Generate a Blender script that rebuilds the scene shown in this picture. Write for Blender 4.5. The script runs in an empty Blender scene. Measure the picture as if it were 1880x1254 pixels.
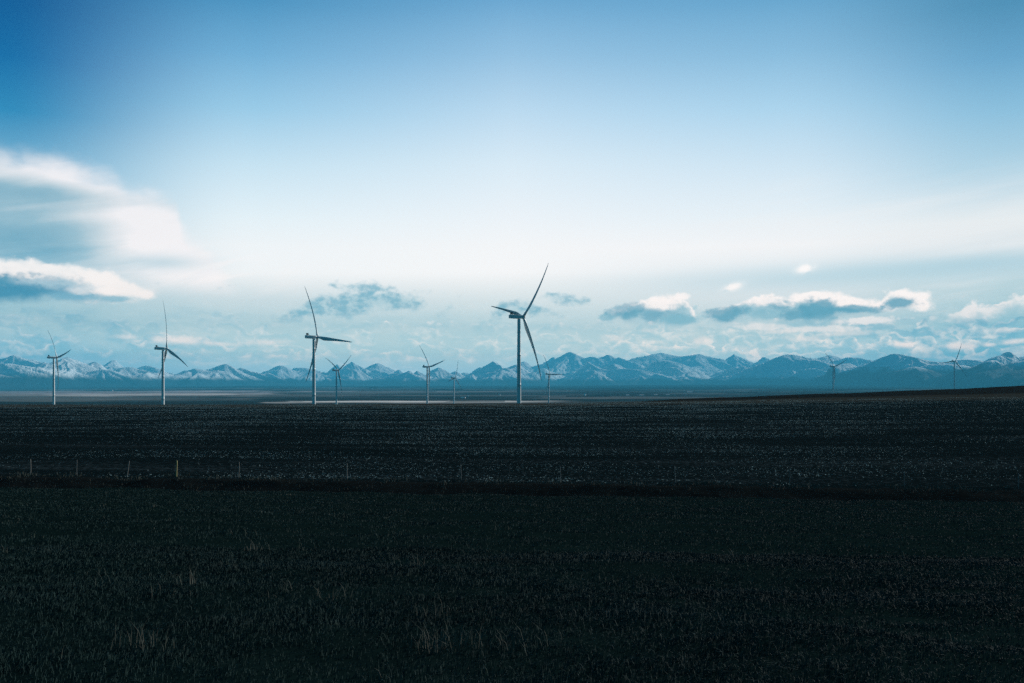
import bpy, math, random
import numpy as np
R = math.radians
random.seed(4)
rng = np.random.default_rng(11)
scene = bpy.context.scene
COL = scene.collection
F = 1828.0            # focal length in photo pixels (35 mm lens, 1880 px wide)
HY = 712.0            # photo row of the eye-level horizon
EYE = 1.8             # camera height above the grass it stands on
SUN_AZ, SUN_EL = 49.0, 23.0
COMP = [(0.376, (4.836, 3.075, 2.717, 1.0)), (1.943, (4.484, 2.911, 2.186, 1.0)), (3.506, (2.178, 1.738, 1.493, 1.0)), (5.064, (1.848, 1.556, 1.394, 1.0)), (6.615, (1.63, 1.459, 1.355, 1.0)), (8.156, (1.471, 1.344, 1.267, 1.0)), (9.686, (1.385, 1.287, 1.23, 1.0)), (12.701, (1.28, 1.205, 1.171, 1.0)), (15.647, (1.21, 1.151, 1.135, 1.0)), (18.51, (1.149, 1.095, 1.096, 1.0)), (21.281, (1.084, 1.063, 1.073, 1.0))]


def az_el(px, py):
    a = math.degrees(math.atan((px - 940) / F))
    e = math.degrees(math.atan((HY - py) / math.hypot(F, px - 940)))
    return a, e


def lin(r, g, b):
    def f(c):
        c /= 255.0
        return c / 12.92 if c <= 0.04045 else ((c + 0.055) / 1.055) ** 2.4
    return (f(r), f(g), f(b), 1.0)


# ------------------------------------------------------------------ node helpers
class S:
    """A float socket with arithmetic."""
    def __init__(self, g, sock):
        self.g, self.s = g, sock
    def __add__(self, o): return self.g.m('ADD', self, o)
    __radd__ = __add__
    def __sub__(self, o): return self.g.m('SUBTRACT', self, o)
    def __rsub__(self, o): return self.g.m('SUBTRACT', o, self)
    def __mul__(self, o): return self.g.m('MULTIPLY', self, o)
    __rmul__ = __mul__
    def __truediv__(self, o): return self.g.m('DIVIDE', self, o)
    def __neg__(self): return self.g.m('MULTIPLY', self, -1.0)


class G:
    def __init__(self, tree):
        self.t = tree
    def new(self, kind):
        return self.t.nodes.new(kind)
    def link(self, a, b):
        self.t.links.new(a.s if isinstance(a, S) else a, b)
    def put(self, sock, v):
        if isinstance(v, S) or isinstance(v, bpy.types.NodeSocket):
            self.link(v, sock)
        else:
            sock.default_value = v
    def m(self, op, a, b=None, c=None, clamp=False):
        n = self.new('ShaderNodeMath'); n.operation = op; n.use_clamp = clamp
        for i, v in enumerate((a, b, c)):
            if v is not None:
                self.put(n.inputs[i], v)
        return S(self, n.outputs[0])
    def sstep(self, lo, hi, x, a=0.0, b=1.0, smooth=True):
        n = self.new('ShaderNodeMapRange')
        n.interpolation_type = 'SMOOTHSTEP' if smooth else 'LINEAR'
        n.clamp = True
        self.put(n.inputs['Value'], x)
        self.put(n.inputs['From Min'], lo); self.put(n.inputs['From Max'], hi)
        self.put(n.inputs['To Min'], a); self.put(n.inputs['To Max'], b)
        return S(self, n.outputs['Result'])
    def xyz(self, x, y, z):
        n = self.new('ShaderNodeCombineXYZ')
        for i, v in enumerate((x, y, z)):
            self.put(n.inputs[i], v)
        return n.outputs[0]
    def voro(self, vec, scale, smooth=0.35):
        n = self.new('ShaderNodeTexVoronoi'); n.feature = 'SMOOTH_F1'; n.voronoi_dimensions = '2D'
        self.link(vec, n.inputs['Vector'])
        n.inputs['Scale'].default_value = scale; n.inputs['Smoothness'].default_value = smooth
        return S(self, n.outputs['Distance'])
    def noise(self, vec, scale=1.0, detail=3.0, rough=0.5, dist=0.0, dims='3D', lac=2.0):
        n = self.new('ShaderNodeTexNoise'); n.noise_dimensions = dims
        if dims == '1D':
            self.put(n.inputs['W'], vec)
        else:
            self.link(vec, n.inputs['Vector'])
        n.inputs['Scale'].default_value = scale
        n.inputs['Detail'].default_value = detail
        n.inputs['Roughness'].default_value = rough
        n.inputs['Lacunarity'].default_value = lac
        n.inputs['Distortion'].default_value = dist
        return S(self, n.outputs['Fac'])
    def curve(self, x, pts, lo, hi, vlo, vhi, smooth=True):
        """Look-up table: x in [lo,hi] -> value, points given in real units."""
        n = self.new('ShaderNodeFloatCurve')
        c = n.mapping.curves[0]
        P = sorted(((p[0] - lo) / (hi - lo), (p[1] - vlo) / (vhi - vlo)) for p in pts)
        while len(c.points) < len(P):
            c.points.new(0.5, 0.5)
        for q, p in zip(c.points, P):
            q.location = p
            q.handle_type = 'AUTO_CLAMPED' if smooth else 'VECTOR'
        n.mapping.extend = 'HORIZONTAL'
        n.mapping.update()
        t = self.sstep(lo, hi, x, smooth=False)
        self.link(t, n.inputs['Value'])
        return S(self, n.outputs[0]) * (vhi - vlo) + vlo
    def ramp(self, x, stops, interp='LINEAR'):
        n = self.new('ShaderNodeValToRGB'); e = n.color_ramp.elements
        n.color_ramp.interpolation = interp
        while len(e) < len(stops):
            e.new(0.5)
        for q, (p, col) in zip(e, stops):
            q.position = p; q.color = col
        self.put(n.inputs[0], x)
        return n.outputs[0]
    def mix(self, f, a, b, mode='MIX'):
        n = self.new('ShaderNodeMix'); n.data_type = 'RGBA'; n.blend_type = mode
        n.clamp_factor = True
        self.put(n.inputs[0], f)
        for i, v in ((6, a), (7, b)):
            self.put(n.inputs[i], v)
        return n.outputs[2]


def new_mat(name):
    m = bpy.data.materials.new(name); m.use_nodes = True
    g = G(m.node_tree)
    b = m.node_tree.nodes['Principled BSDF']
    return m, g, b


# ------------------------------------------------------------------ sky (world)
def build_world():
    w = bpy.data.worlds.new("World"); scene.world = w
    w.use_nodes = True
    nt = w.node_tree
    for n in list(nt.nodes):
        nt.nodes.remove(n)
    g = G(nt)
    tc = g.new('ShaderNodeTexCoord')
    sep = g.new('ShaderNodeSeparateXYZ')
    g.link(tc.outputs['Generated'], sep.inputs[0])
    X, Y, Z = (S(g, sep.outputs[i]) for i in range(3))
    az = g.m('ARCTAN2', X, Y) * (180 / math.pi)
    el = g.m('ARCSINE', Z) * (180 / math.pi)
    LO, HI = -45.0, 45.0
    EMAX = 24.0

    # ---- clear-sky gradients by elevation at five azimuths
    rows = [0, 100, 200, 300, 400, 450, 500, 550, 600, 650, 700]
    cols = {
        0: [(0, 82, 145), (8, 99, 160), (42, 130, 180), (112, 170, 203), (150, 188, 206), (160, 192, 204),
            (166, 197, 208), (156, 190, 201), (148, 184, 196), (124, 168, 190), (60, 120, 160)],
        470: [(78, 147, 192), (115, 175, 214), (154, 202, 230), (198, 226, 241), (228, 241, 247), (238, 244, 247),
              (237, 242, 244), (198, 216, 222), (172, 202, 210), (154, 194, 207), (110, 168, 194)],
        940: [(115, 172, 212), (150, 195, 226), (187, 218, 239), (217, 235, 246), (236, 243, 248), (243, 246, 248),
              (243, 245, 246), (212, 226, 230), (178, 207, 215), (160, 198, 209), (120, 175, 198)],
        1410: [(108, 168, 207), (139, 189, 221), (173, 212, 236), (206, 228, 242), (230, 240, 246), (242, 244, 246),
               (224, 232, 236), (206, 221, 227), (178, 205, 213), (152, 191, 204), (100, 160, 190)],
        1880: [(76, 140, 178), (103, 162, 200), (138, 188, 217), (172, 206, 224), (228, 234, 236), (215, 224, 229),
               (188, 210, 217), (162, 197, 207), (132, 180, 197), (86, 154, 182), (40, 115, 160)],
    }
    t = el * (1 / EMAX)
    ramps, azs = [], []
    for px, cc in cols.items():
        st = []
        for py, c in zip(rows, cc):
            a, e = az_el(px, py)
            st.append((e / EMAX, lin(*c)))
        st.sort(key=lambda q: q[0])
        st.append((1.0, lin(*[max(0, v - 14) for v in cc[0]])))
        ramps.append(g.ramp(t, st)); azs.append(a)
    sky = ramps[0]
    for i in range(1, 5):
        sky = g.mix(g.sstep(azs[i - 1], azs[i], az, smooth=(i in (1, 4))), sky, ramps[i])

    # coordinates for cloud noises, degrees on the sky
    P2 = g.xyz(az * 0.62, el, 3.1)
    nfine = g.noise(P2, 1.9, 5, 0.52)
    # ray towards the sun on the sky: up and right
    nb0 = g.noise(P2, 1.25, 3, 0.5)
    nb1 = g.noise(g.xyz(az * 0.62 + 0.16, el + 0.16, 3.1), 1.25, 3, 0.5)
    emb = nb0 - nb1                         # >0 on the sunny side of lumps
    nmid = g.noise(P2, 0.7, 4, 0.55)
    warp = nmid - 0.5
    # rounded cauliflower lumps, and the same lumps seen a little towards the sun
    nw = g.noise(g.xyz(az * 0.8, el * 1.0, 13.0), 2.6, 2, 0.5)
    wx = az * 0.72 + (nfine - 0.5) * 0.85; wy = el + (nw - 0.5) * 0.7
    def lumps(dx, dy):
        p = g.xyz(wx + dx, wy + dy, 0.0)
        return g.voro(p, 1.5, 0.5) * 0.68 + g.voro(p, 3.6, 0.5) * 0.32
    lp = lumps(0.0, 0.0); lemb = lumps(0.09, 0.10) - lp
    lpd = 0.45 - lp
    ray = g.xyz(az * 0.16 - el * 0.22, el * 0.85 + az * -0.10, 7.7)
    streak = g.noise(ray, 1.1, 4, 0.55, 0.6)

    def tab(pts):
        out = []
        for px, py in pts:
            out.append(az_el(px, py))
        return g.curve(az, out, LO, HI, -1.0, EMAX)

    def blob(px, py, sx, sy, tilt=0.0, power=1.0):
        a, e = az_el(px, py)
        k = math.degrees(1 / F)
        dx = (az - a) * (1 / (sx * k)); dy = (el - e) * (1 / (sy * k))
        if tilt:
            dy = dy - dx * tilt
        return g.m('EXPONENT', (dx * dx + dy * dy) * -power)

    # ---- L3: veil streaks on the right half
    right = g.sstep(4.0, 20.0, az)
    vs = g.noise(g.xyz(az * 0.10, el * 1.1 - az * 0.12, 1.3), 1.0, 4, 0.55)
    sky = g.mix((vs - 0.42) * 1.6 * right * g.sstep(3.0, 5.5, el) * g.sstep(12.5, 9.0, el), sky, lin(238, 240, 241))
    # grey wedge under the veil
    sky = g.mix(blob(1560, 505, 330, 22, 0.25) * (0.30 + vs * 0.7), sky, lin(170, 203, 216))
    sky = g.mix(blob(1880, 480, 230, 16, 0.1) * 0.55, sky, lin(160, 195, 210))

    # ---- L1: broad layered cloud on the left
    topc = tab([(-600, 170), (-200, 215), (0, 254), (30, 262), (60, 262), (110, 272), (160, 292), (210, 312), (250, 334),
                (300, 345), (325, 360), (330, 385), (345, 415), (380, 445), (405, 480), (440, 530), (520, 600), (640, 660)])
    d = topc - el + warp * 0.9 + (streak - 0.5) * 0.6 + (nb0 - 0.5) * 0.9
    lmask = g.sstep(-0.2, 1.5, d) * g.sstep(4.6, 6.8, el) * g.sstep(-8.0, -15.0, az)
    lobe = blob(70, 352, 210, 20, -0.22) * 0.95 + blob(20, 420, 235, 46, -0.1) * 1.05 + blob(90, 470, 190, 26) * 0.75
    edge = blob(250, 415, 90, 85, -0.5) * 0.62 + blob(335, 470, 130, 55, -0.45) * 0.85 + blob(180, 325, 130, 18, -0.45) * 0.7
    lw = g.m('ADD', (streak - 0.5) * 0.55 + (nfine - 0.5) * 0.12 + 0.66 + edge * 0.55 + g.sstep(3.2, 0.6, d) * 0.16, -lobe * 0.44, clamp=True)
    lcol = g.ramp(lw, [(0.0, lin(106, 156, 180)), (0.3, lin(146, 180, 196)), (0.6, lin(198, 211, 218)), (1.0, lin(243, 241, 243))])
    sky = g.mix(lmask * 0.95, sky, lcol)
    # bright wisps fanning out near (350, 500)
    wsp = g.noise(g.xyz(az * 0.30, el * 1.6 - az * 0.42, 9.0), 1.0, 4, 0.5)
    sky = g.mix(blob(370, 490, 115, 30, -0.35) * g.sstep(0.42, 0.62, wsp) * 0.85, sky, lin(246, 244, 244))
    sky = g.mix(blob(295, 482, 70, 14, 0.1) * 0.55, sky, lin(150, 188, 203))

    # ---- low bank: rows of small cumulus above the mountains
    bank = g.sstep(5.2, 3.6, el + warp * 1.2)
    rows_ = [(592, 13, 0.26, 11.0, 0.55), (612, 11, 0.34, 23.0, 0.75), (630, 9, 0.42, 37.0, 0.85), (647, 7, 0.52, 51.0, 0.75)]
    litc = g.mix(g.sstep(14.0, 26.0, g.m('ABSOLUTE', az - 2.0)), lin(214, 228, 230), lin(196, 214, 220))
    shc = g.mix(g.sstep(10.0, 27.0, g.m('ABSOLUTE', az)), lin(150, 192, 206), lin(92, 152, 180))
    estb = g.sstep(3.0, 9.0, az)
    for yy, amp, fq, seed, st in rows_:
        e0 = math.degrees(math.atan((HY - yy) / F)); k = math.degrees(1 / F)
        n1 = g.noise(az * fq * 1.0 + seed, 1.0, 2, 0.55, dims='1D')
        n2 = g.noise(g.xyz(az * 1.0, el * 1.6, seed), 1.7, 5, 0.6)
        n3 = g.noise(az * 0.33 + seed * 1.7, 1.0, 1, 0.5, dims='1D')
        dd = (n1 - 0.5) * (amp * 5.0 * k) + (n2 - 0.5) * (amp * 1.3 * k) + (0.42 - g.voro(g.xyz(wx, wy * 1.2 + seed, 0.0), 1.15, 0.4)) * (amp * 3.0 * k) + e0 - el
        lip = g.sstep(0.0, 4.0 * k, dd)
        body = lip * g.sstep(30 * k, 10 * k, dd)
        glow = lip * g.sstep(17 * k, 2.0 * k, dd)
        on = g.sstep(0.36, 0.56, n3 + estb * 0.16)
        sky = g.mix(body * on * (estb * 0.25 + 0.75) * st * 1.15, sky, shc)
        sky = g.mix(glow * on * st * (lemb * 1.4 + emb * 3.4 + 0.70) * (estb * 0.3 + 0.8), sky, litc)
    # soft lumpy light and shade through the whole bank
    nl = g.noise(g.xyz(az * 0.30, el * 1.15 + (nw - 0.5) * 0.5, 21.0), 1.4, 4, 0.55)
    sky = g.mix(bank * g.sstep(0.50, 0.72, nl + lemb * 0.12) * (estb * 0.22 + 0.28), sky, litc)
    sky = g.mix(bank * g.sstep(0.50, 0.30, nl) * (estb * 0.22 + 0.26), sky, shc)

    # ---- flat grey clouds in the centre (no bright rim)
    def flat(top, bot, col, dens, soft=0.30, wob=0.9):
        T, B = tab(top), tab(bot)
        wv = warp * wob + (nfine - 0.5) * 0.75
        wv = wv + (frag - 0.5) * 0.8
        mk = g.sstep(-0.15, soft * 1.6, T - el + wv) * g.sstep(-0.15, soft * 1.6, el - B + wv * 0.7)
        ok = g.sstep(-0.02, 0.30, T - B + wv * 0.4)
        return mk * ok * dens * g.sstep(0.10, 0.42, frag)
    # loose mottling keeps the grey clouds from having even outlines
    frag = g.noise(g.xyz(az * 0.9, el * 1.3, 41.0), 1.6, 5, 0.6)
    c1t = [(470, 590), (495, 582), (520, 572), (560, 556), (600, 543), (640, 537), (700, 533), (740, 537), (775, 545),
           (792, 560), (797, 572), (806, 572), (820, 556), (832, 553), (842, 580), (890, 585), (905, 572), (925, 556),
           (950, 550), (980, 556), (1010, 568), (1034, 580), (1060, 590)]
    c1b = [(470, 590), (495, 588), (520, 593), (580, 587), (640, 582), (700, 577), (740, 570), (775, 566), (792, 563),
           (797, 580), (806, 580), (820, 577), (832, 572), (842, 580), (890, 587), (905, 583), (925, 586), (950, 585),
           (980, 584), (1010, 584), (1034, 582), (1060, 590)]
    f1 = flat(c1t, c1b, None, 0.9)
    c2t = [(580, 530), (604, 523), (640, 519), (690, 521), (725, 528), (742, 536), (760, 533), (790, 536), (960, 552),
           (985, 546), (1005, 537), (1035, 541), (1070, 548), (1088, 553), (1110, 560)]
    c2b = [(580, 530), (604, 529), (640, 533), (690, 536), (725, 537), (742, 537), (760, 539), (790, 538), (960, 552),
           (985, 550), (1005, 553), (1035, 560), (1070, 560), (1088, 556), (1110, 560)]
    f2 = flat(c2t, c2b, None, 0.8, soft=0.2, wob=0.5)
    gcol = g.mix(g.sstep(0.38, 0.64, frag + (nfine - 0.5) * 0.5), lin(170, 200, 210), lin(116, 166, 186))
    sky = g.mix(f1, sky, gcol)
    sky = g.mix(f2, sky, gcol)

    # ---- cumulus with sunlit crowns
    def cumulus(top, bot, rim_w, dark, white, dens=1.0, amp=0.75, rimbias=0.0, soft=0.10, l0=-0.05, l1=1.0):
        T, B = tab(top), tab(bot)
        wv = lpd * amp * 0.65 + warp * amp * 1.1 + (nfine - 0.5) * amp * 1.0
        dt = T - el + wv
        db = el - B + wv * 0.6
        ok = g.sstep(-0.05, 0.45, T - B + wv * 0.8)
        mk = g.sstep(0.0, soft * 2.6, dt) * g.sstep(-0.25, 0.60, db + (nmid - 0.5) * 0.5) * ok * dens
        h = g.sstep(rim_w, 0.0, dt, smooth=False)            # 1 at the crown, 0 inside
        lit = g.m('ADD', h * 1.0 + lemb * 0.8 + rimbias, (nmid - 0.5) * 0.8 + emb * 0.8, clamp=True)
        lit = g.sstep(l0, l1, lit)
        midc = g.mix(0.45, dark, white)
        return mk, g.mix(g.sstep(0.45, 0.95, lit), g.mix(g.sstep(0.0, 0.5, lit), dark, midc), white)
    # left cumulus
    dk = g.mix(g.sstep(-27.0, -20.0, az), lin(66, 126, 155), lin(150, 182, 197))
    mk, c = cumulus(
        [(-600, 440), (-200, 455), (0, 473), (40, 478), (80, 482), (110, 484), (150, 490), (185, 492), (205, 505),
         (228, 516), (250, 524), (268, 532), (284, 545), (292, 556)],
        [(-600, 565), (-200, 560), (0, 556), (60, 555), (110, 553), (180, 556), (220, 550), (250, 546), (270, 544),
         (284, 545), (292, 556)], 1.55, dk, lin(240, 238, 236), 0.97, 0.62, g.sstep(-24.5, -20.5, az) * 0.42, 0.12)
    sky = g.mix(mk, sky, c)
    sky = g.mix(blob(205, 535, 40, 16) * g.sstep(0.40, 0.62, nfine) * 0.8, sky, lin(244, 241, 238))
    sky = g.mix(blob(268, 538, 16, 8, 0.4) * 0.8, sky, lin(240, 239, 238))
    # right-hand cumulus row
    mk, c = cumulus(
        [(1070, 595), (1090, 584), (1112, 574), (1140, 562), (1170, 553), (1200, 546), (1225, 541), (1248, 540),
         (1262, 553), (1276, 570), (1288, 588), (1296, 580), (1320, 565), (1345, 558), (1365, 550), (1385, 545),
         (1410, 539), (1440, 545), (1456, 547), (1470, 539), (1500, 535), (1530, 543), (1570, 551), (1600, 556),
         (1614, 552), (1625, 540), (1650, 532), (1680, 535), (1698, 546), (1708, 562), (1722, 580)],
        [(1070, 595), (1090, 592), (1112, 594), (1140, 592), (1170, 594), (1200, 597), (1225, 598), (1248, 597),
         (1258, 595), (1268, 590), (1285, 592), (1296, 588), (1320, 593), (1345, 594), (1365, 592), (1385, 590),
         (1410, 588), (1440, 590), (1456, 592), (1470, 593), (1500, 592), (1530, 588), (1570, 583), (1600, 578),
         (1614, 574), (1625, 570), (1650, 568), (1680, 569), (1698, 568), (1708, 566), (1722, 580)],
        0.62, g.mix(g.sstep(0.36, 0.62, nmid), lin(96, 150, 172), lin(168, 199, 210)), lin(248, 247, 246), 0.95, 0.62, 0.0, 0.09, 0.05, 0.85)
    sky = g.mix(mk, sky, c)
    # single heaps of that row: sunlit crowns first, shaded bodies in front of them
    puffn = (frag - 0.5) * 1.1 + lpd * 0.55 + warp * 0.5
    WHT, DRK, GRY = lin(249, 248, 247), lin(84, 143, 167), lin(126, 174, 191)
    k1 = math.degrees(1 / F)

    def puff(px, py, sx, sy, tilt, col, dens, edge=0.55):
        a, e = az_el(px, py)
        dx = (az - a) * (1 / (sx * k1)); dy = (el - e) * (1 / (sy * k1))
        if tilt:
            dy = dy - dx * tilt
        dd = 1.0 - g.m('SQRT', dx * dx + dy * dy) + puffn
        return g.mix(g.sstep(-0.05, edge, dd) * dens, sky, col)
    for px, py, sx, sy, tl, col, dn in (
            (1218, 556, 44, 16, 0.25, WHT, 0.92), (1250, 545, 15, 8, 0.3, WHT, 0.8),
            (1405, 552, 36, 11, 0.1, WHT, 0.85), (1505, 546, 52, 13, -0.05, WHT, 0.95), (1565, 556, 62, 12, -0.2, WHT, 0.95),
            (1625, 560, 42, 12, 0.1, WHT, 0.85), (1675, 550, 40, 20, -0.35, WHT, 0.95), (1595, 588, 66, 8, 0.05, WHT, 0.7),
            (1500, 604, 70, 7, 0.05, WHT, 0.5), (1405, 600, 50, 7, 0.0, WHT, 0.45),
            (1115, 583, 26, 9, 0.1, GRY, 0.8), (1148, 571, 40, 16, 0.3, DRK, 0.7), (1196, 578, 26, 14, 0.0, DRK, 0.65), (1246, 587, 42, 12, -0.1, GRY, 0.9),
            (1336, 577, 46, 17, 0.15, DRK, 0.85), (1405, 577, 42, 13, 0.0, GRY, 0.7), (1462, 578, 34, 15, 0.2, DRK, 0.7),
            (1503, 571, 42, 24, 0.05, DRK, 0.9), (1575, 568, 52, 9, -0.12, DRK, 0.85), (1652, 556, 36, 11, 0.05, DRK, 0.9)):
        sky = puff(px, py, sx, sy, tl, col, dn)
    # single heaps of the left-hand cloud
    for px, py, sx, sy, tl, col, dn in (
            (20, 488, 80, 17, -0.05, lin(240, 239, 238), 0.85), (110, 498, 75, 15, -0.1, lin(238, 238, 237), 0.8),
            (190, 516, 52, 22, -0.35, lin(243, 241, 239), 0.95), (238, 533, 36, 13, -0.3, lin(240, 239, 237), 0.9), (266, 541, 24, 9, -0.35, lin(241, 239, 237), 0.9),
            (85, 522, 80, 13, -0.1, lin(160, 188, 202), 0.85), (20, 532, 95, 18, -0.05, lin(58, 120, 152), 0.9), (125, 544, 52, 9, 0.0, lin(112, 160, 184), 0.85),
            (205, 548, 40, 7, 0.0, lin(120, 168, 188), 0.8), (150, 533, 26, 9, 0.2, lin(214, 222, 226), 0.7), (196, 534, 24, 9, 0.2, lin(244, 242, 240), 0.85)):
        sky = puff(px, py, sx, sy, tl, col, dn, 0.7)
    # far right puffs
    mk, c = cumulus(
        [(1730, 585), (1755, 572), (1775, 560), (1795, 552), (1812, 556), (1830, 552), (1846, 545), (1862, 536), (1880, 541), (2000, 535), (2300, 540)],
        [(1730, 585), (1755, 582), (1775, 584), (1795, 588), (1812, 584), (1830, 580), (1846, 574), (1862, 570), (1880, 572), (2000, 580), (2300, 585)],
        1.6, lin(150, 188, 202), lin(240, 240, 240), 0.8, 0.8)
    sky = g.mix(mk, sky, c)
    # a few distinct sunlit heads in the bank
    for bx, by, sx, sy, tl, st in ((330, 624, 62, 9, -0.15, 0.85), (235, 618, 26, 6, 0, 0.5), (410, 632, 35, 6, -0.1, 0.5),
                                   (500, 628, 42, 8, 0.0, 0.6), (1130, 622, 28, 10, 0.1, 0.6), (1285, 625, 22, 8, 0, 0.6),
                                   (1190, 607, 20, 5, 0, 0.5), (1660, 632, 26, 9, -0.25, 0.85), (1762, 636, 34, 9, 0, 0.85),
                                   (1815, 633, 14, 5, 0, 0.8), (1862, 627, 24, 7, 0.1, 0.9), (1550, 612, 60, 6, 0.05, 0.5),
                                   (1480, 622, 40, 6, 0, 0.5), (1430, 608, 40, 6, 0, 0.55), (1850, 606, 40, 6, 0.1, 0.5)):
        sky = puff(bx, by, sx * 1.15, sy * 1.1, tl, lin(226, 230, 230), st * 0.85, 0.9)
        sky = puff(bx - sx * 0.25, by + sy * 1.15, sx * 1.1, sy * 0.8, tl, shc, st * 0.55, 0.9)
    # small loose wisps
    sky = g.mix(blob(1478, 493, 15, 7, 0.35) * g.sstep(0.30, 0.48, nfine) * 1.0, sky, lin(250, 249, 248))
    sky = puff(1479, 493, 18, 8, 0.35, WHT, 0.9, 0.7)
    sky = puff(1346, 527, 19, 7, 0.5, WHT, 0.8, 0.9)
    sky = g.mix(blob(1346, 527, 16, 7, 0.55) * g.sstep(0.36, 0.52, nfine) * 0.9, sky, lin(248, 248, 247))

    # ---- the rest of the sky dome: deep blue overhead and behind
    horiz = g.m('ABSOLUTE', az)
    zen = g.ramp(g.sstep(18.0, 90.0, el, smooth=False), [(0.0, lin(60, 128, 182)), (0.12, lin(24, 96, 150)), (0.4, (0.006, 0.055, 0.12, 1)), (1.0, (0.004, 0.04, 0.10, 1))])
    back = g.ramp(g.sstep(0.0, 90.0, el, smooth=False), [(0.0, (0.006, 0.130, 0.200, 1)), (0.3, (0.004, 0.080, 0.150, 1)), (1.0, (0.004, 0.04, 0.10, 1))])
    sky = g.mix(g.sstep(19.0, 34.0, el), sky, zen)
    sky = g.mix(g.sstep(36.0, 95.0, horiz), sky, back)
    below = g.sstep(-0.2, -1.5, el)
    sky = g.mix(below, sky, (0.010, 0.016, 0.018, 1))

    if COMP:
        # long low paths through the haze box dim and tint the sky; this is the sky beyond it
        cr = g.ramp(g.m('SQRT', g.sstep(0.0, 24.0, el, smooth=False)), [(math.sqrt(e / 24.0), c) for e, c in COMP])
        mlt = g.new('ShaderNodeVectorMath'); mlt.operation = 'MULTIPLY'
        g.link(sky, mlt.inputs[0]); g.link(cr, mlt.inputs[1])
        sky = mlt.outputs[0]
    bgc = g.new('ShaderNodeBackground'); bgc.inputs['Strength'].default_value = 1.0
    g.link(sky, bgc.inputs['Color'])
    st = g.new('ShaderNodeTexSky'); st.sky_type = 'NISHITA'; st.sun_disc = False
    st.sun_elevation = R(SUN_EL); st.sun_rotation = R(SUN_AZ)
    st.air_density = 1.0; st.dust_density = 0.6; st.ozone_density = 2.0
    bgs = g.new('ShaderNodeBackground'); bgs.inputs['Strength'].default_value = 0.05
    g.link(st.outputs[0], bgs.inputs['Color'])
    mx = g.new('ShaderNodeMixShader'); mx.inputs[0].default_value = 0.96
    g.link(bgs.outputs[0], mx.inputs[1]); g.link(bgc.outputs[0], mx.inputs[2])
    out = g.new('ShaderNodeOutputWorld')
    g.link(mx.outputs[0], out.inputs['Surface'])
    w.cycles.sampling_method = 'MANUAL'
    w.cycles.sample_map_resolution = 1024


# ------------------------------------------------------------------ numpy helpers
def _hash(ix, iy, seed):
    h = (ix.astype(np.int64) * 374761393 + iy.astype(np.int64) * 668265263 + seed * 974711) & 0xFFFFFFFF
    h = ((h ^ (h >> 13)) * 1274126177) & 0xFFFFFFFF
    h = (h ^ (h >> 16)) & 0xFFFFFFFF
    return h


def gnoise(x, y, seed=0):
    x0 = np.floor(x); y0 = np.floor(y)
    fx = x - x0; fy = y - y0
    u = fx * fx * fx * (fx * (fx * 6 - 15) + 10); v = fy * fy * fy * (fy * (fy * 6 - 15) + 10)
    def grad(dx, dy):
        a = _hash(x0 + dx, y0 + dy, seed) * (2 * np.pi / 4294967296.0)
        return np.cos(a) * (fx - dx) + np.sin(a) * (fy - dy)
    a = grad(0, 0) * (1 - u) + grad(1, 0) * u
    b = grad(0, 1) * (1 - u) + grad(1, 1) * u
    return (a * (1 - v) + b * v) * 1.5


def fbm(x, y, oct=5, seed=0, gain=0.5):
    s = 0; a = 1.0; n = 0
    for i in range(oct):
        s = s + a * gnoise(x * 2 ** i + 17.3 * i, y * 2 ** i - 9.1 * i, seed + i); n += a; a *= gain
    return s / n


def ridged(x, y, oct=6, seed=0, gain=0.5):
    s = 0; a = 1.0; n = 0; w = 1.0
    for i in range(oct):
        r = 1 - np.abs(gnoise(x * 2 ** i + 31.7 * i, y * 2 ** i + 5.3 * i, seed + i)) * 1.25
        r = np.clip(r, 0, 1) ** 2
        s = s + a * r * w; n += a
        w = np.clip(r * 1.6, 0, 1)
        a *= gain
    return s / n


def raw_mesh(name, V, Fc, mats, smooth=False, mat_idx=None):
    """V (n,3), Fc (m,k) constant k."""
    me = bpy.data.meshes.new(name)
    V = np.asarray(V, np.float32); Fc = np.asarray(Fc, np.int32)
    m, k = Fc.shape
    me.vertices.add(len(V)); me.vertices.foreach_set('co', V.ravel())
    me.loops.add(m * k); me.loops.foreach_set('vertex_index', Fc.ravel())
    me.polygons.add(m)
    me.polygons.foreach_set('loop_start', np.arange(0, m * k, k, dtype=np.int32))
    me.polygons.foreach_set('loop_total', np.full(m, k, np.int32))
    me.polygons.foreach_set('use_smooth', np.full(m, smooth, bool))
    for mt in mats:
        me.materials.append(mt)
    if mat_idx is not None:
        me.polygons.foreach_set('material_index', mat_idx.astype(np.int32))
    me.update(calc_edges=True)
    return me


def link(name, me, parent=None):
    o = bpy.data.objects.new(name, me); COL.objects.link(o)
    if parent is not None:
        o.parent = parent
    return o


def empty(name, loc):
    o = bpy.data.objects.new(name, None); COL.objects.link(o); o.location = loc
    o.empty_display_size = 0.5
    return o


def tag(o, label=None, cat=None, group=None, kind=None):
    if label: o['label'] = label
    if cat: o['category'] = cat
    if group: o['group'] = group
    if kind: o['kind'] = kind
    return o


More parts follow.
